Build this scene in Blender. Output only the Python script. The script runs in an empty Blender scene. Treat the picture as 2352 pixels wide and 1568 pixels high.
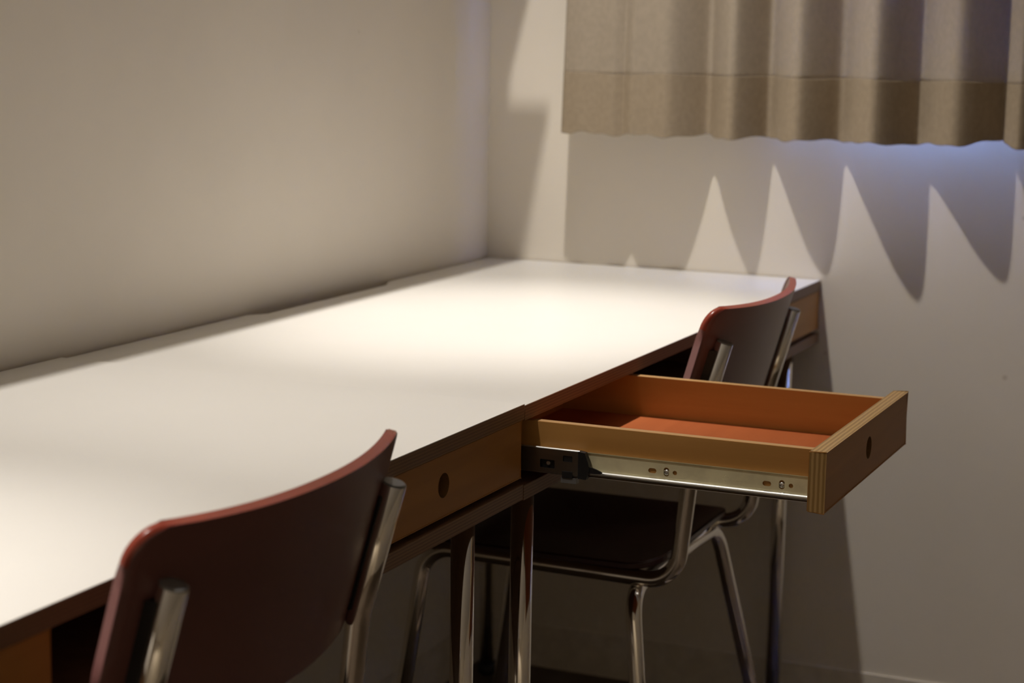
import bpy, bmesh, math, random
from mathutils import Vector, Matrix
random.seed(4)
S = bpy.context.scene
COL = S.collection
ZO = 0.80                      # height of the desk tops above the floor
W = 0.65                       # desk depth

# ------------------------------------------------------------------ camera
cam_d = bpy.data.cameras.new('camera'); cam = bpy.data.objects.new('camera', cam_d); COL.objects.link(cam)
F, YAW, PITCH, ROLL = 4385.93, 0.413488, 0.159407, 0.016907
cam_loc = Vector((1.50681, -3.32266, 0.423226 + ZO))
f0 = Vector((-math.sin(YAW), math.cos(YAW), 0)); r0 = Vector((math.cos(YAW), math.sin(YAW), 0)); z0 = Vector((0, 0, 1))
fw = f0*math.cos(PITCH) - z0*math.sin(PITCH); up = z0*math.cos(PITCH) + f0*math.sin(PITCH)
rr = r0*math.cos(ROLL) + up*math.sin(ROLL); uu = -r0*math.sin(ROLL) + up*math.cos(ROLL)
cam.matrix_world = Matrix(((rr.x, uu.x, -fw.x, cam_loc.x), (rr.y, uu.y, -fw.y, cam_loc.y), (rr.z, uu.z, -fw.z, cam_loc.z), (0, 0, 0, 1)))
cam_d.sensor_width = 36; cam_d.lens = F/2352*36
cam_d.clip_start = 0.05
cam_d.dof.use_dof = True; cam_d.dof.focus_distance = 2.12; cam_d.dof.aperture_fstop = 6.3
S.camera = cam

# ------------------------------------------------------------------ view, world, lamps
vs = S.view_settings
S.display_settings.display_device = 'sRGB'
vs.view_transform = 'Standard'; vs.look = 'None'; vs.gamma = 1; vs.use_curve_mapping = False
vs.exposure = 0.0
world = bpy.data.worlds.new('dusk_sky'); S.world = world; world.use_nodes = True
bg = world.node_tree.nodes['Background']
bg.inputs[0].default_value = (0.16, 0.30, 1.0, 1); bg.inputs[1].default_value = 48

def spot(name, loc, power, size, blend, col, r=0.016):
    l = bpy.data.lights.new(name, 'SPOT'); l.energy = power; l.spot_size = math.radians(size); l.spot_blend = blend
    l.color = col; l.shadow_soft_size = r
    o = bpy.data.objects.new(name, l); COL.objects.link(o); o.location = loc
    return o
WARM = (1.0, 0.935, 0.865)
LX, LZ = 0.381, 1.79 + ZO
for ly, core, spill in ((-0.74, 100, 74), (-2.36, 112, 47), (-3.9, 100, 70)):   # the row of downlights along the wall: tight beam and its spill
    spot('ceiling_spot_core', (LX, ly, LZ), core, 36, 1.0, WARM)
    spot('ceiling_spot_spill', (LX, ly, LZ), spill, 80, 0.6, WARM)
for lx, ly in ((1.9, -5.2), (3.0, -5.2)):   # the room's other downlights, behind the camera
    spot('ceiling_spot_room', (lx, ly, LZ), 38, 110, 1.0, (1.0, 0.84, 0.64))

# ------------------------------------------------------------------ materials
def mat(name):
    m = bpy.data.materials.new(name); m.use_nodes = True
    nt = m.node_tree; return m, nt, nt.nodes['Principled BSDF']
def N(nt, t, **kw):
    n = nt.nodes.new(t)
    for k, v in kw.items(): setattr(n, k, v)
    return n
def noise_mix(nt, b, c1, c2, scale, detail=4, stretch=(1, 1, 1), lo=.35, hi=.65):
    tc = N(nt, 'ShaderNodeTexCoord'); mp = N(nt, 'ShaderNodeMapping'); mp.inputs['Scale'].default_value = stretch
    nz = N(nt, 'ShaderNodeTexNoise'); nz.inputs['Scale'].default_value = scale; nz.inputs['Detail'].default_value = detail
    cr = N(nt, 'ShaderNodeValToRGB'); e = cr.color_ramp.elements
    e[0].position = lo; e[0].color = (*c1, 1); e[1].position = hi; e[1].color = (*c2, 1)
    nt.links.new(tc.outputs['Object'], mp.inputs[0]); nt.links.new(mp.outputs[0], nz.inputs['Vector'])
    nt.links.new(nz.outputs['Fac'], cr.inputs[0]); nt.links.new(cr.outputs[0], b.inputs['Base Color'])
    return nz, cr, mp
def bump(nt, b, src, strength, dist=.002):
    bp = N(nt, 'ShaderNodeBump'); bp.inputs['Strength'].default_value = strength; bp.inputs['Distance'].default_value = dist
    nt.links.new(src, bp.inputs['Height']); nt.links.new(bp.outputs[0], b.inputs['Normal'])
def plain(name, col, rough=.5, metal=0, spec=.5, var=.06, scale=30):
    m, nt, b = mat(name)
    noise_mix(nt, b, tuple(c*(1-var) for c in col), tuple(min(1, c*(1+var)) for c in col), scale)
    b.inputs['Roughness'].default_value = rough; b.inputs['Metallic'].default_value = metal
    b.inputs['Specular IOR Level'].default_value = spec
    return m
def wall_paint(name, col):
    m, nt, b = mat(name)
    nz, cr, mp = noise_mix(nt, b, tuple(c*.97 for c in col), tuple(c*1.02 for c in col), 3.0, 5)
    # a few small scuff specks
    vo = N(nt, 'ShaderNodeTexVoronoi'); vo.inputs['Scale'].default_value = 7.0
    nt.links.new(mp.outputs[0], vo.inputs['Vector'])
    r2 = N(nt, 'ShaderNodeValToRGB'); e = r2.color_ramp.elements
    e[0].position = .018; e[0].color = (.62, .57, .5, 1); e[1].position = .04; e[1].color = (1, 1, 1, 1)
    nt.links.new(vo.outputs['Distance'], r2.inputs[0])
    mx = N(nt, 'ShaderNodeMix', data_type='RGBA', blend_type='MULTIPLY'); mx.inputs['Factor'].default_value = .5
    nt.links.new(cr.outputs[0], mx.inputs['A']); nt.links.new(r2.outputs[0], mx.inputs['B'])
    nt.links.new(mx.outputs['Result'], b.inputs['Base Color'])
    n2 = N(nt, 'ShaderNodeTexNoise'); n2.inputs['Scale'].default_value = 260; nt.links.new(mp.outputs[0], n2.inputs['Vector'])
    bump(nt, b, n2.outputs['Fac'], .06, .001)
    b.inputs['Roughness'].default_value = .75; b.inputs['Specular IOR Level'].default_value = .25
    return m
def wood(name, c1, c2, axis, rough=.42, scale=26):
    m, nt, b = mat(name)
    st = [1, 1, 1]; st[axis] = .07
    nz, cr, mp = noise_mix(nt, b, c1, c2, scale, 8, st, .3, .72)
    nz.inputs['Distortion'].default_value = .6
    bump(nt, b, nz.outputs['Fac'], .05, .001)
    b.inputs['Roughness'].default_value = rough
    return m
def ply(name, axis, c1, c2, pitch):
    """plywood edge: bands of alternating veneers across one axis, with a little grain"""
    m, nt, b = mat(name)
    tc = N(nt, 'ShaderNodeTexCoord'); sp = N(nt, 'ShaderNodeSeparateXYZ'); nt.links.new(tc.outputs['Object'], sp.inputs[0])
    nz = N(nt, 'ShaderNodeTexNoise'); nz.inputs['Scale'].default_value = 60; nz.inputs['Detail'].default_value = 3
    nt.links.new(tc.outputs['Object'], nz.inputs['Vector'])
    a = N(nt, 'ShaderNodeMath', operation='MULTIPLY_ADD'); a.inputs[1].default_value = 2*math.pi/pitch
    nt.links.new(sp.outputs[axis], a.inputs[0])
    a2 = N(nt, 'ShaderNodeMath', operation='MULTIPLY'); a2.inputs[1].default_value = 1.6; nt.links.new(nz.outputs['Fac'], a2.inputs[0])
    nt.links.new(a2.outputs[0], a.inputs[2])
    s = N(nt, 'ShaderNodeMath', operation='SINE'); nt.links.new(a.outputs[0], s.inputs[0])
    cr = N(nt, 'ShaderNodeValToRGB'); e = cr.color_ramp.elements
    e[0].position = .25; e[0].color = (*c1, 1); e[1].position = .75; e[1].color = (*c2, 1)
    h = N(nt, 'ShaderNodeMath', operation='MULTIPLY_ADD'); h.inputs[1].default_value = .5; h.inputs[2].default_value = .5
    nt.links.new(s.outputs[0], h.inputs[0]); nt.links.new(h.outputs[0], cr.inputs[0]); nt.links.new(cr.outputs[0], b.inputs['Base Color'])
    b.inputs['Roughness'].default_value = .5
    return m
M = {}
M['wall'] = wall_paint('cream_wall_paint', (.92, .855, .75))
M['ceiling'] = plain('white_ceiling', (.82, .80, .76), .9)
M['floor'] = wood('brown_floor', (.09, .062, .04), (.13, .09, .058), 1, .5, 8)
M['base'] = plain('baseboard_paint', (.84, .775, .67), .6)
M['laminate'] = plain('white_laminate', (.88, .86, .81), .36, var=.012, scale=4)
M['veneer'] = wood('orange_brown_veneer', (.50, .245, .064), (.64, .33, .098), 0, .38)
M['veneer_front'] = wood('brown_front_veneer', (.38, .16, .027), (.50, .22, .040), 1, .5)
M['veneer_floor'] = wood('reddish_base_veneer', (.44, .11, .028), (.54, .145, .040), 1, .42)
M['ply_x'] = ply('plywood_edge_front', 0, (.33, .19, .06), (.52, .33, .13), .0052)
M['ply_y'] = ply('plywood_edge_side', 1, (.50, .27, .10), (.60, .36, .15), .0045)
M['ply_z'] = ply('plywood_edge_top', 2, (.17, .085, .04), (.25, .135, .065), .0036)
M['hole'] = plain('dark_hole_edge', (.20, .10, .025), .6)
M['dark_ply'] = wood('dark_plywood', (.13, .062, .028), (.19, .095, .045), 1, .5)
M['chrome'] = plain('chrome', (.86, .84, .80), .09, 1.0, var=.01)
M['zinc'] = plain('yellow_zinc_steel', (.92, .83, .54), .40, .2, var=.10, scale=40)
M['steel'] = plain('bright_steel', (.80, .81, .79), .30, 1.0, var=.02)
M['darksteel'] = plain('dark_steel', (.30, .28, .25), .34, 1.0, var=.05)
M['black'] = plain('black_plastic', (.012, .012, .013), .45)
M['cap'] = plain('grey_plastic_cap', (.16, .155, .15), .3)
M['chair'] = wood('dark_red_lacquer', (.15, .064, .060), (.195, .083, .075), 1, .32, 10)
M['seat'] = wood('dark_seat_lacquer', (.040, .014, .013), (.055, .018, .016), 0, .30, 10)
M['chair_edge'] = plain('red_lacquered_edge', (.30, .050, .028), .25)
M['frame'] = plain('white_window_frame', (.6, .6, .6), .5)
def glass_mat():
    m, nt, b = mat('window_glass')
    out = nt.nodes['Material Output']; t = N(nt, 'ShaderNodeBsdfTransparent'); g = N(nt, 'ShaderNodeBsdfGlossy'); g.inputs['Roughness'].default_value = .02
    t.inputs[0].default_value = (.93, .96, .97, 1)
    mx = N(nt, 'ShaderNodeMixShader'); mx.inputs[0].default_value = .06
    nt.links.new(t.outputs[0], mx.inputs[1]); nt.links.new(g.outputs[0], mx.inputs[2]); nt.links.new(mx.outputs[0], out.inputs[0])
    return m
M['glass'] = glass_mat()
def fabric(name, col, trans, tcol):
    m, nt, b = mat(name)
    out = nt.nodes['Material Output']
    nz, cr, mp = noise_mix(nt, b, tuple(c*.95 for c in col), tuple(c*1.05 for c in col), 120, 3, (1, 1, .8))
    wv = N(nt, 'ShaderNodeTexNoise'); wv.inputs['Scale'].default_value = 900; nt.links.new(mp.outputs[0], wv.inputs['Vector'])
    bump(nt, b, wv.outputs['Fac'], .25, .0008)
    b.inputs['Roughness'].default_value = .95; b.inputs['Specular IOR Level'].default_value = .1
    if trans:
        tr = N(nt, 'ShaderNodeBsdfTranslucent'); tr.inputs[0].default_value = (*tcol, 1)
        mx = N(nt, 'ShaderNodeMixShader'); mx.inputs[0].default_value = trans
        nt.links.new(b.outputs[0], mx.inputs[1]); nt.links.new(tr.outputs[0], mx.inputs[2]); nt.links.new(mx.outputs[0], out.inputs[0])
    return m
M['curtain'] = fabric('taupe_curtain_cloth', (.47, .40, .315), .07, (.5, .5, .5))
M['hem'] = fabric('taupe_hem_cloth', (.405, .33, .24), 0, None)

# ------------------------------------------------------------------ mesh helpers
def obj(name, bm, mats, parent=None, smooth=False, origin=None):
    """bm in scene coordinates with z counted from the desk top (unless the parent is a local-space thing)"""
    me = bpy.data.meshes.new(name)
    if origin is not None: bmesh.ops.translate(bm, verts=bm.verts, vec=-Vector(origin))
    bmesh.ops.recalc_face_normals(bm, faces=bm.faces)
    bm.to_mesh(me); bm.free()
    for m in (mats if isinstance(mats, (list, tuple)) else [mats]): me.materials.append(m)
    if smooth:
        for p in me.polygons: p.use_smooth = True
    o = bpy.data.objects.new(name, me); COL.objects.link(o)
    if parent: o.parent = parent
    return o
def wobj(name, bm, mats, parent=None, smooth=False, base=(0, 0, 0)):
    """scene coordinates (z from desk top) -> world; base = world location of the owning root"""
    return obj(name, bm, mats, parent, smooth, origin=(base[0], base[1], base[2] - ZO))
def thing(name, label, cat, loc, group=None):
    o = bpy.data.objects.new(name, None); COL.objects.link(o); o.location = loc; o.empty_display_size = .1
    o['label'] = label; o['category'] = cat
    if group: o['group'] = group
    return o
def node(name, parent):
    o = bpy.data.objects.new(name, None); COL.objects.link(o); o.parent = parent; o.empty_display_size = .05
    return o
def box(bm, x0, x1, y0, y1, z0, z1, bev=0, mi=None):
    vs_ = [bm.verts.new((x, y, z)) for x in (x0, x1) for y in (y0, y1) for z in (z0, z1)]
    q = [(0, 1, 3, 2), (4, 6, 7, 5), (0, 4, 5, 1), (2, 3, 7, 6), (0, 2, 6, 4), (1, 5, 7, 3)]
    fs = [bm.faces.new([vs_[i] for i in f]) for f in q]     # -x +x -y +y -z +z
    if mi:
        for f, i in zip(fs, mi): f.material_index = i
    if bev:
        es = list({e for f in fs for e in f.edges})
        bmesh.ops.bevel(bm, geom=es, offset=bev, segments=2, profile=.7, affect='EDGES')
    return fs
def B(): return bmesh.new()
def bx(*a, **k):
    bm = B(); box(bm, *a, **k); return bm
def tube(bm, pts, r, n=20, caps=True):
    pts = [Vector(p) for p in pts]; rs = r if isinstance(r, (list, tuple)) else [r]*len(pts)
    rings = []; t0 = None; u = None
    for i, p in enumerate(pts):
        a = pts[max(i-1, 0)]; b = pts[min(i+1, len(pts)-1)]; t = (b-a).normalized()
        if u is None:
            u = t.orthogonal().normalized()
        else:
            u = (u - t*u.dot(t)).normalized()
        v = t.cross(u)
        rings.append([bm.verts.new(p + (u*math.cos(2*math.pi*k/n) + v*math.sin(2*math.pi*k/n))*rs[i]) for k in range(n)])
    for a, b in zip(rings, rings[1:]):
        for k in range(n): bm.faces.new((a[k], a[(k+1) % n], b[(k+1) % n], b[k])).smooth = True
    if caps:
        bm.faces.new(rings[0][::-1]); bm.faces.new(rings[-1])
def fillet(pts, rads, seg=8):
    """polyline with rounded corners"""
    pts = [Vector(p) for p in pts]; out = [pts[0]]
    for i in range(1, len(pts)-1):
        p = pts[i]; a = (pts[i-1]-p).normalized(); b = (pts[i+1]-p).normalized(); r = rads[i-1]
        ang = a.angle(b); d = r/math.tan(ang/2)
        d = min(d, (pts[i-1]-p).length*.49, (pts[i+1]-p).length*.49); r = d*math.tan(ang/2)
        c = p + (a+b).normalized()*(r/math.sin(ang/2)); s = p+a*d; e = p+b*d
        va = s-c; vb = e-c; tot = va.angle(vb); ax = va.cross(vb).normalized()
        for k in range(seg+1):
            out.append(c + Matrix.Rotation(tot*k/seg, 3, ax) @ va)
    out.append(pts[-1]); return out
def rect_hole(bm, y0, y1, z0, z1, hy, hz, r, x0, x1, mi=(0, 1)):
    """board in the y-z plane, thick from x0 to x1, with a round hole; faces mi[0], rim mi[1]"""
    angs = [2*math.pi*k/32 for k in range(32)]
    angs += [math.atan2(z-hz, y-hy) % (2*math.pi) for y in (y0, y1) for z in (z0, z1)]
    angs = sorted(set(angs))
    def edge(a):
        c, s = math.cos(a), math.sin(a)
        ts = []
        if c > 1e-9: ts.append((y1-hy)/c)
        if c < -1e-9: ts.append((y0-hy)/c)
        if s > 1e-9: ts.append((z1-hz)/s)
        if s < -1e-9: ts.append((z0-hz)/s)
        t = min(ts); return hy+c*t, hz+s*t
    L = []
    for x in (x0, x1):
        L.append(([bm.verts.new((x, hy+r*math.cos(a), hz+r*math.sin(a))) for a in angs], [bm.verts.new((x, *edge(a))) for a in angs]))
    n = len(angs)
    for k in range(n):
        j = (k+1) % n
        for (i_, o_) in L: bm.faces.new((i_[k], i_[j], o_[j], o_[k])).material_index = mi[0]
        f = bm.faces.new((L[0][0][k], L[0][0][j], L[1][0][j], L[1][0][k])); f.material_index = 2
        f = bm.faces.new((L[0][1][k], L[0][1][j], L[1][1][j], L[1][1][k])); f.material_index = mi[1]
def plate(bm, outer, holes, to3, th, mi=0):
    """flat plate from 2D loops; to3(a, b, d) maps to 3D with depth d in 0..th"""
    def ring(loop, d): return [bm.verts.new(to3(a, b, d)) for a, b in loop]
    for d in (0, th):
        es = []
        for loop in [outer]+holes:
            vs_ = ring(loop, d)
            es += [bm.edges.new((vs_[i], vs_[(i+1) % len(vs_)])) for i in range(len(vs_))]
        res = bmesh.ops.triangle_fill(bm, edges=es, use_beauty=True)
        for g in res['geom']:
            if isinstance(g, bmesh.types.BMFace): g.material_index = mi
    for loop in [outer]+holes:
        a = ring(loop, 0); b = ring(loop, th)
        for i in range(len(a)):
            j = (i+1) % len(a); bm.faces.new((a[i], a[j], b[j], b[i])).material_index = mi
    bmesh.ops.remove_doubles(bm, verts=bm.verts, dist=1e-6)
def rrect(cx, cz, w, h, r, n=6):
    out = []
    for sx, sz, a0 in ((1, 1, 0), (-1, 1, 90), (-1, -1, 180), (1, -1, 270)):
        for k in range(n+1):
            a = math.radians(a0 + 90*k/n); out.append((cx+sx*(w/2-r)+r*math.cos(a), cz+sz*(h/2-r)+r*math.sin(a)))
    return out
def circ(cx, cz, r, n=20): return [(cx+r*math.cos(2*math.pi*k/n), cz+r*math.sin(2*math.pi*k/n)) for k in range(n)]
def extrude_x(bm, prof, x0, x1, mi=0):
    a = [bm.verts.new((x0, y, z)) for y, z in prof]; b = [bm.verts.new((x1, y, z)) for y, z in prof]
    n = len(prof)
    for i in range(n): bm.faces.new((a[i], a[(i+1) % n], b[(i+1) % n], b[i])).material_index = mi
    bm.faces.new(a[::-1]).material_index = mi; bm.faces.new(b).material_index = mi

# ------------------------------------------------------------------ the room
XR, YB, ZC, ZF = 3.7, -5.6, 1.83, -ZO
def struct(name, bm, m, parent=None):
    o = wobj(name, bm, m, parent)
    if not parent: o['kind'] = 'structure'
    return o
struct('floor', bx(-.2, XR+.2, YB-.2, .25, ZF-.1, ZF), M['floor'])
struct('ceiling', bx(-.2, XR+.2, YB-.2, .25, ZC, ZC+.1), M['ceiling'])
WL = -.006
struct('wall_left', bx(-.2, WL, YB-.2, .25, ZF, ZC), M['wall'])
struct('wall_right', bx(XR, XR+.2, YB-.2, .25, ZF, ZC), M['wall'])
struct('wall_near', bx(WL, XR, YB-.2, YB, ZF, ZC), M['wall'])
WX0, WX1, WZ0, WZ1 = .56, 1.85, .345, 1.26
bm = B()
plate(bm, [(WL, ZF), (XR, ZF), (XR, ZC), (WL, ZC)], [[(WX0, WZ0), (WX1, WZ0), (WX1, WZ1), (WX0, WZ1)]], lambda a, b, d: (a, d, b), .20)
struct('wall_far', bm, M['wall'])
struct('baseboard_far', bx(WL, XR, -.003, 0, ZF, -.714, bev=.001), M['base'])
struct('baseboard_left', bx(WL, WL+.003, YB, -.003, ZF, -.714, bev=.002), M['base'])
struct('added_sky_blocker', bx(-.2, XR+.2, .21, 2.6, 1.44, 1.56), M['ceiling'])  # unseen slab added outside the window to block steep sky light
# window behind the curtain
bm = B()
fwid = .045
box(bm, WX0, WX0+fwid, .09, .15, WZ0, WZ1, bev=.003); box(bm, WX1-fwid, WX1, .09, .15, WZ0, WZ1, bev=.003)
box(bm, WX0+fwid, WX1-fwid, .09, .15, WZ0, WZ0+fwid, bev=.003); box(bm, WX0+fwid, WX1-fwid, .09, .15, WZ1-fwid, WZ1, bev=.003)
mx_ = (WX0+WX1)/2
box(bm, mx_-.025, mx_+.025, .095, .145, WZ0+fwid, WZ1-fwid, bev=.003)
win = struct('window_1', bm, M['frame'])
for a, b in ((WX0+fwid, mx_-.025), (mx_+.025, WX1-fwid)):
    wobj('pane', bx(a, b, .118, .123, WZ0+fwid, WZ1-fwid), M['glass'], win)

# ------------------------------------------------------------------ wall shelf over the desks (above the frame; its shade lies on desk and wall)
SZ = .90; SY = -.30; SF = .2226
base = (0, -1.5, SZ+ZO)
sh = thing('wall_shelf', 'long white wall shelf fixed to the wall over the desks', 'shelf', base)
wobj('shelf_board', bx(WL, SF, -2.75, SY, SZ-.018, SZ), M['laminate'], sh, base=base)
wobj('side_panel', bx(WL, .1754, SY-.018, SY, SZ, .9436), M['laminate'], sh, base=base)
wobj('top_board', bx(WL, .1754, -2.75, -.001, .9436-.016, .9436), M['laminate'], sh, base=base)

# ------------------------------------------------------------------ curtain
cps = [(.183, .098), (.215, .104), (.25, .101), (.280, .105), (.2998, .0925), (.320, .106), (.345, .104), (.385, .106), (.441, .028), (.504, .106), (.549, .015), (.620, .103),
       (.678, .011), (.755, .116), (.815, .024), (.891, .100), (.960, .013), (.972, .080), (.998, .108), (1.055, .015), (1.12, .105), (1.18, .02),
       (1.25, .11), (1.31, .02), (1.38, .105), (1.44, .02), (1.51, .11), (1.57, .02), (1.64, .105), (1.70, .02), (1.77, .10), (1.83, .02), (1.90, .10), (1.96, .03), (2.06, .09)]
def curtain_xy():
    out = []
    for (xa, ca), (xb, cb) in zip(cps, cps[1:]):
        n = 9
        for k in range(n):
            t = k/n; u = t if cb > ca else 1-t; s = 1-(1-u)**1.36; s = s if cb > ca else 1-s
            out.append((xa+(xb-xa)*t, -(ca+(cb-ca)*s)))
    out.append((cps[-1][0], -cps[-1][1]))
    # smooth once
    o2 = [out[0]]
    for i in range(1, len(out)-1):
        o2.append((out[i][0], .25*out[i-1][1]+.5*out[i][1]+.25*out[i+1][1]))
    o2.append(out[-1]); return o2
cxy = curtain_xy()
def hem_z(x):
    base_ = .2495 + .0022*math.sin(x*61) + .0015*math.sin(x*143+1)
    if x > .82: base_ += .009*math.exp(-((x-.945)/.05)**2)
    return base_
HEMT = .357
def cloth(bm, z_of, t_front, zs_n):
    """sheet with front and back faces; z_of(x, s) for s 0..1"""
    n = len(cxy); g = []
    SS = [0, .012] + [k/zs_n for k in range(1, zs_n)] + [.988, 1]; zs_n = len(SS)-1
    for side in (0, t_front):
        rows = []
        for s in range(zs_n+1):
            row = []
            for i, (x, y) in enumerate(cxy):
                a = cxy[max(0, i-1)]; b = cxy[min(n-1, i+1)]; tx, ty = b[0]-a[0], b[1]-a[1]; l = math.hypot(tx, ty)
                z = z_of(x, SS[s])
                fl = max(0, z-.25)
                k = 1 + .02*math.sin(7*x+3*z)*fl
                xx = x + .006*fl/.24*(1 if i == 0 else max(0, 1-(x-.183)/.2))
                row.append(bm.verts.new((xx + ty/l*side, y*k - tx/l*side, z)))
            rows.append(row)
        g.append(rows)
    for r in g:
        for s in range(zs_n):
            for i in range(n-1): bm.faces.new((r[s][i], r[s][i+1], r[s+1][i+1], r[s+1][i])).smooth = True
    if t_front:
        A, Z = g
        for s in (0, zs_n):
            for i in range(n-1): bm.faces.new((A[s][i], A[s][i+1], Z[s][i+1], Z[s][i]))
        for i in (0, n-1):
            for s in range(zs_n): bm.faces.new((A[s][i], A[s+1][i], Z[s+1][i], Z[s][i]))
CT = 1.34
cur = wobj('curtain', B() if False else (lambda b: (cloth(b, lambda x, s: HEMT-.006 + (CT-HEMT+.004)*s, .0009, 14), b)[1])(B()), M['curtain'], None, base=(1.1, -.06, .25+ZO))
cur.location = (1.1, -.06, .25+ZO)
cur['label'] = 'taupe pleated fabric curtain hanging over the window, with a deep hem'; cur['category'] = 'curtain'
hem = wobj('hem', (lambda b: (cloth(b, lambda x, s: hem_z(x) + (HEMT+.0015*math.sin(x*37)-hem_z(x))*s, .0010, 6), b)[1])(B()), M['hem'], cur, base=(1.1, -.06, .25+ZO))
hem['label'] = 'darker doubled cloth hem'
bm = B(); tube(bm, [(.12, -.06, CT+.03), (2.12, -.06, CT+.03)], .012)
rod = wobj('curtain_rod', bm, M['steel'], None, base=(1.1, -.06, CT+.03+ZO)); rod.location = (1.1, -.06, CT+.03+ZO)
rod['label'] = 'steel curtain rod over the window carrying the taupe curtain'; rod['category'] = 'curtain rod'
for x in (.2, 1.1, 2.0):
    wobj('rod_bracket', bx(x-.012, x+.012, -.07, 0, CT+.018, CT+.042, bev=.002), M['steel'], rod, base=(1.1, -.06, CT+.03+ZO))
for x in [c[0] for c in cps if c[1] > .09]:
    bm = B(); tube(bm, [(x+.016*math.cos(a), -.06, CT+.026+.019*math.sin(a)) if False else (x, -.06+.017*math.cos(a), CT+.03+.017*math.sin(a)) for a in [2*math.pi*k/16 for k in range(17)]], .0018, 6, False)
    wobj('curtain_ring', bm, M['steel'], rod, True, base=(1.1, -.06, CT+.03+ZO))

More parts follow.
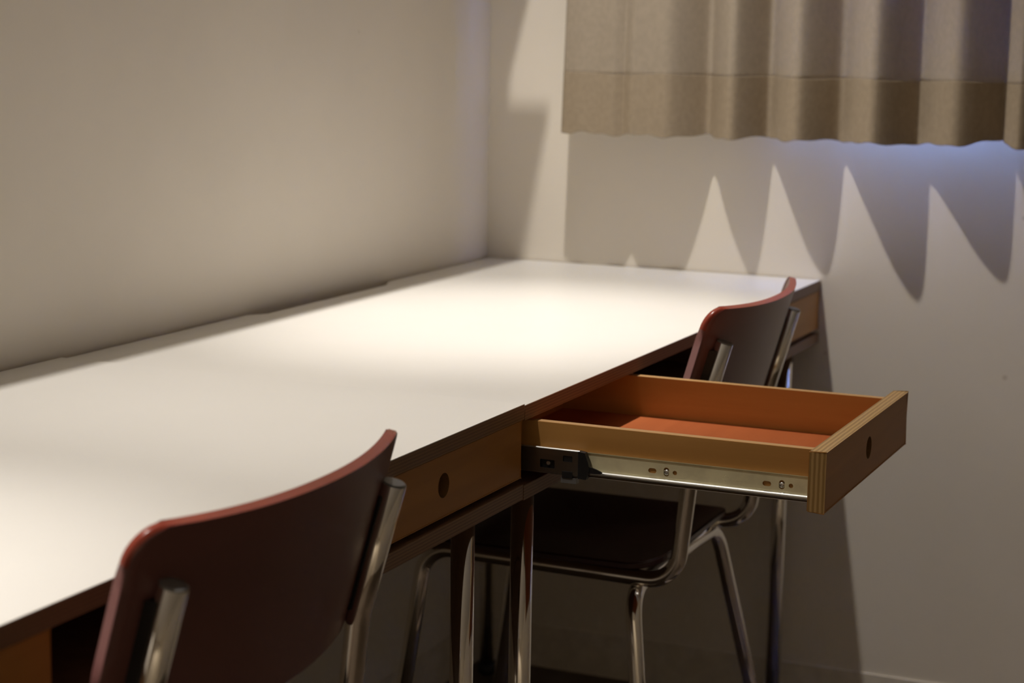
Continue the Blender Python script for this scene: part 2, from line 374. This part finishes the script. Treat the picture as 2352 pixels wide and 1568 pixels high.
# ------------------------------------------------------------------ desks
TT, DT, DB, BB = .018, -.0195, -.0875, -.1135      # top thickness, drawer front top/bottom, underside of the bottom panel
LEGX = .6125
def drawer(parent, base, yn, yf, dz, out, is_open):
    """yn..yf: ends of the front (yn nearer the camera); out: how far it is pulled"""
    d = node('drawer', parent); xo = W-.0015+out; t = .019
    yc = (yn+yf)/2; zc = (DT+DB)/2+dz
    def w(name, bm, m, smooth=False): return wobj(name, bm, m, d, smooth, base=base)
    bm = B(); rect_hole(bm, yn, yf, DB+dz, DT+dz, yc, zc+.0005, .0135, xo-t, xo, (0, 1))
    bmesh.ops.remove_doubles(bm, verts=bm.verts, dist=1e-6)
    es = [e for e in bm.edges if len(e.link_faces) == 2 and e.calc_face_angle(0) > .8 and all(abs(math.hypot(v.co.y-yc, v.co.z-zc-.0005)-.0135) > 1e-4 for v in e.verts)]
    bmesh.ops.bevel(bm, geom=es, offset=.0009, segments=2, affect='EDGES')
    tube(bm, [(xo-t*.62, yc, zc+.0005), (xo-t*.58, yc, zc+.0005)], .0135, 32)
    for f in bm.faces:
        if abs(f.calc_center_median().x-(xo-t*.6)) < t*.03: f.material_index = 2
    fr = w('front_panel', bm, [M['veneer_front'], M['ply_x'], M['hole']])
    st, zt, zb = .012, DT-.004+dz, DB+.0045+dz
    ya, yb = yn+.0285, yf-.0285                        # outer faces of the box
    xb = xo-.47; xf = xo-t
    for nm, a, b in (('side_panel', ya, ya+st), ('side_panel', yb-st, yb)):
        sd = w(nm, bx(xb, xf, a, b, zb, zt, bev=.0008, mi=(1, 1, 0, 0, 0, 1)), [M['veneer'], M['ply_y']])
    w('back_panel', bx(xb, xb+st, ya+st, yb-st, zb+.006, zt-.004), M['veneer'])
    w('bottom_panel', bx(xb+st, xf, ya+st, yb-st, zb+.001, zb+.006), M['veneer_floor'])
    # drawer member of the slide, each side
    for sgn, yy in ((-1, ya), (1, yb)):
        x1 = xf-.001; x0 = x1-.42
        zT, zB = -.0555+dz, -.0808+dz
        bm = B(); holes = []
        def X(v): return v + (xo-1.0058)               # measured with the drawer front at x = 1.0058
        if is_open and sgn < 0:
            holes = [rrect(X(.798), -.0672+dz, .0098, .0058, .0028), rrect(X(.9335), -.0672+dz, .0098, .0058, .0028),
                     circ(X(.8252), -.0670+dz, .0026), circ(X(.9612), -.0668+dz, .0026),
                     rrect(X(.8150), -.0669+dz, .0066, .0104, .0032), rrect(X(.9507), -.0666+dz, .0066, .0104, .0032)]
        plate(bm, [(x0, zB+.004), (x1, zB+.004), (x1, zT), (x0, zT)], holes, lambda a, b, dd: (a, yy+sgn*(.0012+dd), b), .0011)
        # top lip: small turned edge
        extrude_x(bm, [(yy+sgn*.0004, zT), (yy+sgn*.0023, zT), (yy+sgn*.0042, zT+.0012), (yy+sgn*.0042, zT+.0020), (yy+sgn*.0004, zT+.0010)], x0, x1)
        # rolled ball race along the bottom
        lip = []
        for k in range(15):
            a = math.radians(150 - 330*k/14)
            lip.append((yy+sgn*(.0058+.0030*math.cos(a)), zB+.0032+.0032*math.sin(a)))
        n0 = len(bm.faces)
        extrude_x(bm, lip, x0, x1, 1)
        extrude_x(bm, [(yy+sgn*.0006, zB+.0002), (yy+sgn*.0062, zB-.0012), (yy+sgn*.0062, zB-.0019), (yy+sgn*.0006, zB-.0008)], x0, x1, 1)
        w('slide_rail', bm, [M['zinc'], M['steel']])
        if is_open and sgn < 0:
            for sx, sz in ((X(.8150), -.0674+dz), (X(.9507), -.0671+dz)):
                bm = B(); r = .0036; n = 24; yf_ = yy-.0026
                # pan head with a cross recess
                rings = []
                for rad, h in ((r, 0), (r*.93, .0008), (r*.62, .0015), (r*.30, .0018)):
                    rings.append([bm.verts.new((sx+rad*math.cos(2*math.pi*k/n), yy-.0012-h, sz+rad*math.sin(2*math.pi*k/n))) for k in range(n)])
                for a_, b_ in zip(rings, rings[1:]):
                    for k in range(n): bm.faces.new((a_[k], a_[(k+1) % n], b_[(k+1) % n], b_[k])).smooth = True
                bm.faces.new(rings[-1])
                for ang in (.3, .3+math.pi/2):
                    c_, s_ = math.cos(ang), math.sin(ang)
                    q = [(-.0023, -.00042), (.0023, -.00042), (.0023, .00042), (-.0023, .00042)]
                    v1 = [bm.verts.new((sx+p*c_-q_*s_, yy-.00305+.0002, sz+p*s_+q_*c_)) for p, q_ in q]
                    v2 = [bm.verts.new((sx+p*c_-q_*s_, yy-.0018, sz+p*s_+q_*c_)) for p, q_ in q]
                    for vv in (v1, v2): bm.faces.new(vv).material_index = 1
                    for i in range(4): bm.faces.new((v1[i], v1[(i+1) % 4], v2[(i+1) % 4], v2[i])).material_index = 1
                w('screw', bm, [M['steel'], M['black']])
            # raised arrow and worn stamping on the rail
            bm = B(); ax, az = X(.8815), -.0668+dz; yw = yy-.0023
            for (p, q_) in (((0, 0), (.0040, .0034)), ((0, 0), (.0040, -.0034)), ((.0040, .0034), (.0075, .0014)), ((.0040, -.0034), (.0060, -.0012))):
                tube(bm, [(ax+p[0], yw, az+p[1]), (ax+q_[0], yw, az+q_[1])], .00022, 6)
            xx = ax+.010
            for k in range(8):
                hgt = .0012+.0006*((k*7) % 3)
                tube(bm, [(xx, yw, az-.0010-hgt*.5), (xx+.0006*(k % 2), yw, az-.0010+hgt*.5)], .00018, 6); xx += .0016+.0005*((k*5) % 2)
            w('stamped_arrow', bm, M['zinc'])
    return d

def desk(y_far, L, dz, wx, label, open_near):
    yn = y_far-L; base = (W/2, (y_far+yn)/2, 0)
    D = thing('desk', label, 'desk', base, 'white topped desks in a row along the wall')
    def w(name, bm, m, p=D, smooth=False): return wobj(name, bm, m, p, smooth, base=base)
    e = .0015; y0, y1 = yn+e, y_far-(0.002 if y_far > -.1 else e)
    nf, nn, nd = y1-.42, y1-.88, .019                  # cable notch in the rear edge
    outl = [(0, y0), (W+wx, y0), (W+wx, y1), (0, y1), (0, nf), (nd, nf-.045), (nd, nn+.03), (0, nn)]
    def slab(z0, z1):
        b = B(); plate(b, outl, [], lambda a, c, d: (a, c, z0+d), z1-z0); return b
    top = w('tabletop', slab(-TT+dz, -.0009+dz), M['ply_z'])
    w('laminate', slab(-.0009+dz, dz), M['laminate'], top)
    w('bottom_panel', bx(.02, W+wx, y0, y1, BB+dz, BB+.018+dz, bev=.0008), M['ply_z'])
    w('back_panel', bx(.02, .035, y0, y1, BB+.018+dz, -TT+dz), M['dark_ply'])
    dl = .409
    for a in (y0, y0+dl-.001, y1-dl-.014, y1-.016):
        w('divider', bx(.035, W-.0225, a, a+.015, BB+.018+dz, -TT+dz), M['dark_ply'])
    drawer(D, base, y0+.001, y0+.001+dl, dz, .3573 if open_near else 0, open_near)
    drawer(D, base, y1-.002-dl, y1-.002, dz, 0, False)
    for yy in (y0+.084, y1-.080):
        for xx in (LEGX, .042):
            b = B(); tube(b, [(xx, yy, ZF+.012), (xx, yy, BB+dz)], .0138, 32)
            lg = w('leg', b, M['chrome'])
            b = B(); tube(b, [(xx, yy, ZF), (xx, yy, ZF+.003), (xx, yy, ZF+.02)], [.014, .0165, .0165], 24); w('rubber_foot', b, M['black'], lg)
    if open_near:
        # the part of the runner fixed to the desk, sticking out of the carcass beside the drawer
        ys = y0+.0165; ch = node('slide_runner', D); ch['label'] = 'dark steel runner with black plastic end'
        x0, x1 = .25, .7125; zT, zB = -.0520, -.0805
        b = B(); yo = ys
        plate(b, [(x0, zB), (x1, zB), (x1, zT), (x0, zT)], [rrect(.6725, -.0700, .0185, .0098, .001), rrect(.698, -.0618, .0118, .0072, .001)], lambda a, c, d: (a, yo-.0010+d, c), .0011)
        w('channel', b, M['darksteel'], ch)
        b = B()
        for z in (zT, zB):
            lip = [(yo+.0015+.0025*math.cos(math.radians(k*30)), z+.0012*math.sin(math.radians(k*30))) for k in range(12)]
            extrude_x(b, lip, x0, x1)
        w('channel_lip', b, M['steel'], ch)
        w('dark_backing', bx(x0, .7115, yo+.0036, yo+.0046, zB+.001, zT-.001), M['black'], ch)  # black sheet added so the channel openings look dark inside
        b = B(); tube(b, [(.6725, yo+.0036, -.0697), (.6725, yo+.0016, -.0697)], [.0030, .0022], 16); w('screw', b, M['steel'], ch)
        b = B()
        plate(b, [(.7115, -.0835), (.7215, -.0840), (.7255, -.0725), (.7240, -.0640), (.7195, -.0525), (.7115, -.0515)], [], lambda a, c, d: (a, yo-.0022+d, c), .0080)
        plate(b, [(.7225, -.0680), (.7330, -.0706), (.7390, -.0728), (.7410, -.0744), (.7390, -.0757), (.7330, -.0762), (.7225, -.0762)], [], lambda a, c, d: (a, yo-.0005+d, c), .0018)
        box(b, .6915, .7045, yo-.0022, yo+.003, -.0845, -.0765, bev=.0006)
        box(b, .6925, .7035, yo+.0002, yo+.0012, -.0655, -.0585)
        w('plastic_stop', b, M['black'], ch)
        b = B(); plate(b, [(.690, -.0905), (.709, -.0905), (.7085, -.0840), (.690, -.0840)], [], lambda a, c, d: (a, yo-.001+d, c), .010); w('stop_clip', b, M['cap'], ch)
    return D
desk(-.0005, 1.3295, 0, 0, 'white topped plywood desk in the corner, its drawer pulled open', True)
desk(-1.3325, 1.290, .0025, .0015, 'white topped plywood desk with the maroon chair before it, drawers shut', False)

# ------------------------------------------------------------------ chairs (local space: x towards the room, y along the desk, z up from the floor)
def panel(bm, hw, zlo, zhi, xmid, th, rc_top, rc_bot, nx=34, nz=16):
    """curved plywood sheet with rounded corners; xmid(v, z) is the middle surface"""
    rows = []
    H = zhi-zlo
    def halfw(z):
        # half-width at height z for a rounded rectangle
        d = zhi-z
        if d < rc_top: return hw-rc_top+math.sqrt(max(0, rc_top**2-(rc_top-d)**2))
        d = z-zlo
        if d < rc_bot: return hw-rc_bot+math.sqrt(max(0, rc_bot**2-(rc_bot-d)**2))
        return hw
    zs_ = []
    for k in range(9): zs_.append(zlo+rc_bot*(1-math.cos(math.pi/2*k/8)))
    m = 8
    for k in range(1, m): zs_.append(zlo+rc_bot+(H-rc_bot-rc_top)*k/m)
    for k in range(9): zs_.append(zhi-rc_top*(1-math.sin(math.pi/2*k/8)))
    zs_[0] += 1e-5; zs_[-1] -= 1e-5
    S2 = []
    for side in (-1, 1):
        rows = []
        for z in zs_:
            h = halfw(z); row = []
            for i in range(nx+1):
                y = h*(-1+2*i/nx); e_ = 1e-4
                dx = (xmid(y+e_, z)-xmid(y-e_, z))/(2*e_); dxz = (xmid(y, z+e_)-xmid(y, z-e_))/(2*e_)
                n = Vector((1, -dx, -dxz)).normalized()
                row.append(bm.verts.new(Vector((xmid(y, z), y, z))+n*side*th/2))
            rows.append(row)
        S2.append(rows)
    for rows in S2:
        for a, b in zip(rows, rows[1:]):
            for i in range(nx):
                bm.faces.new((a[i], a[i+1], b[i+1], b[i])).smooth = True
    A, Z = S2
    per = [(0, i) for i in range(nx+1)] + [(k, nx) for k in range(1, len(zs_))] + [(len(zs_)-1, i) for i in range(nx-1, -1, -1)] + [(k, 0) for k in range(len(zs_)-2, 0, -1)]
    edge_faces = []
    for p, q in zip(per, per[1:]+per[:1]):
        f = bm.faces.new((A[p[0]][p[1]], A[q[0]][q[1]], Z[q[0]][q[1]], Z[p[0]][p[1]])); f.material_index = 1; f.smooth = True; edge_faces.append(f)
    es = []
    for f in edge_faces:
        for e in f.edges:
            if any(g.material_index == 0 for g in e.link_faces): es.append(e)
    bmesh.ops.bevel(bm, geom=list(set(es)), offset=th*.16, segments=2, affect='EDGES', material=1)
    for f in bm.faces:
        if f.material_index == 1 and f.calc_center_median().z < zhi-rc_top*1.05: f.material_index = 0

HS = .18; TR = .0115
def ax_x(zl):                     # upright axis, local x for z measured from the desk top (tube top at 0)
    return .28*(zl-.022)
def make_chair(label):
    c = thing('stacking_chair', label, 'chair', (0, 0, 0), 'maroon plywood stacking chairs at the desks')
    def w(name, bm, m, p=c, smooth=False): return obj(name, bm, m, p, smooth)
    for s in (-1, 1):
        y = s*HS
        pts = [(0, y, .022+ZO), (ax_x(-.105), y, -.105+ZO), (-.052, y, -.275+ZO), (-.064, y, -.318+ZO), (-.30, y, -.311+ZO), (-.436, y, -.309+ZO), (-.452, y+s*.008, -.36+ZO), (-.505, y+s*.035, .008)]
        pts = [(0, y, .022+ZO), (ax_x(-.105), y, -.105+ZO), (-.058, y, -.3165+ZO), (-.437, y, -.3095+ZO), (-.497, y+s*.035, .008)]
        b = B(); tube(b, fillet(pts, [.12, .046, .045], 12), TR, 24, True)
        fr = w('side_tube', b, M['chrome'])
        b = B(); tube(b, [(-.0006, y, .0205+ZO), (.0002, y, .0228+ZO), (.0004, y, .0236+ZO)], [TR*.98, TR*.98, TR*.85], 20); w('end_cap', b, M['cap'], fr)
        b = B(); tube(b, [(-.498, y+s*.0355, 0), (-.498, y+s*.0355, .004), (-.4935, y+s*.033, .035)], [.011, .0145, .0145], 16); w('rubber_foot', b, M['black'], fr)
        # black strip filling the gap between tube and backrest
        b = B()
        for z_ in (0,):
            vs8 = []
            for zl in (.012, -.098):
                for yy in (-.012, .012):
                    for xx in (-.0165, -.004): vs8.append(b.verts.new((ax_x(zl)+xx, y+yy, zl+ZO)))
            for f in ((0, 1, 3, 2), (4, 6, 7, 5), (0, 4, 5, 1), (2, 3, 7, 6), (0, 2, 6, 4), (1, 5, 7, 3)): b.faces.new([vs8[i] for i in f])
        w('black_strip', b, M['black'])
    # rear legs: one bent tube under the seat
    pts = []
    for s in (-1, 1):
        q = [(-.118, s*.10, -.332+ZO), (-.114, s*.199, -.332+ZO), (-.034, s*(.199+.112), .008)]
        pts += q[::-1] if s < 0 else q
    b = B(); tube(b, fillet(pts, [.05, .3, .3, .05], 10), TR, 24)
    rl = w('rear_legs', b, M['chrome'])
    for s in (-1, 1):
        b = B(); tube(b, [(-.0330, s*.3115, 0), (-.0330, s*.3115, .004), (-.0385, s*.304, .032)], [.011, .0145, .0145], 16); w('rubber_foot', b, M['black'], rl)
    # seat: shallow plywood dish
    b = B(); nu, nv = 30, 24; x0, x1, hy, rc = -.44, -.082, .186, .055
    def inside(u, v):
        # map square to rounded rectangle
        X = x0+(x1-x0)*u; Y = -hy+2*hy*v
        dx = min(X-x0, x1-X); dy = min(Y+hy, hy-Y)
        return X, Y
    def sz(X, Y):
        t = (X-x0)/(x1-x0)
        z = -.2955 - .012*math.exp(-((t-.62)/.30)**2)*(1-(Y/hy)**2) + .010*max(0, (t-.86)/.14)**2 - .020*max(0, (.14-t)/.14)**2
        return z
    loops = []
    per = rrect((x0+x1)/2, 0, x1-x0, 2*hy, rc, 8); cx_, cy_ = (x0+x1)/2, 0
    th = .010
    layers = []
    for off in (0, -th):
        rings = []
        for f in (1, .97, .9, .8, .66, .5, .34, .18):
            rings.append([b.verts.new((cx_+(px-cx_)*f, cy_+(py-cy_)*f, sz(cx_+(px-cx_)*f, py*f)+off+ZO)) for px, py in per])
        cc = b.verts.new((cx_, cy_, sz(cx_, 0)+off+ZO))
        n = len(per)
        for r1, r2 in zip(rings, rings[1:]):
            for k in range(n): b.faces.new((r1[k], r1[(k+1) % n], r2[(k+1) % n], r2[k])).smooth = True
        for k in range(n): b.faces.new((rings[-1][k], rings[-1][(k+1) % n], cc)).smooth = True
        layers.append(rings[0])
    for k in range(n):
        f = b.faces.new((layers[0][k], layers[0][(k+1) % n], layers[1][(k+1) % n], layers[1][k])); f.material_index = 1
    es = list({e for f in b.faces if f.material_index == 1 for e in f.edges if any(g.material_index == 0 for g in e.link_faces)})
    bmesh.ops.bevel(b, geom=es, offset=.002, segments=2, affect='EDGES', material=1)
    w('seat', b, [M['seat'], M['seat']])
    # backrest
    def xm(y, z):
        zl = z-ZO; v = min(1.2, abs(y)/.2)
        return ax_x(zl) + .0100 - .0340*v**2.2
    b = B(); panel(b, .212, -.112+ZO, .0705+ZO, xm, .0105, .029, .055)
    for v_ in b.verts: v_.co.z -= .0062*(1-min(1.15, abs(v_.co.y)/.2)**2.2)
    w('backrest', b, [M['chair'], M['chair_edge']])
    return c
def copy_tree(o, parent=None):
    c = o.copy(); COL.objects.link(c)
    if parent: c.parent = parent
    for ch in list(o.children): copy_tree(ch, c)
    return c
ch1 = make_chair('maroon plywood chair with chrome tubes at the drawer-shut desk, largest in view')
ch1.location = (.7398, -2.0073, 0); ch1.rotation_euler = (0, 0, .0157)
ch2 = copy_tree(ch1); ch2.location = (.7531, -.7259, 0); ch2.rotation_euler = (0, 0, .018)
ch2['label'] = 'maroon plywood chair with chrome tubes at the corner desk, behind the open drawer'
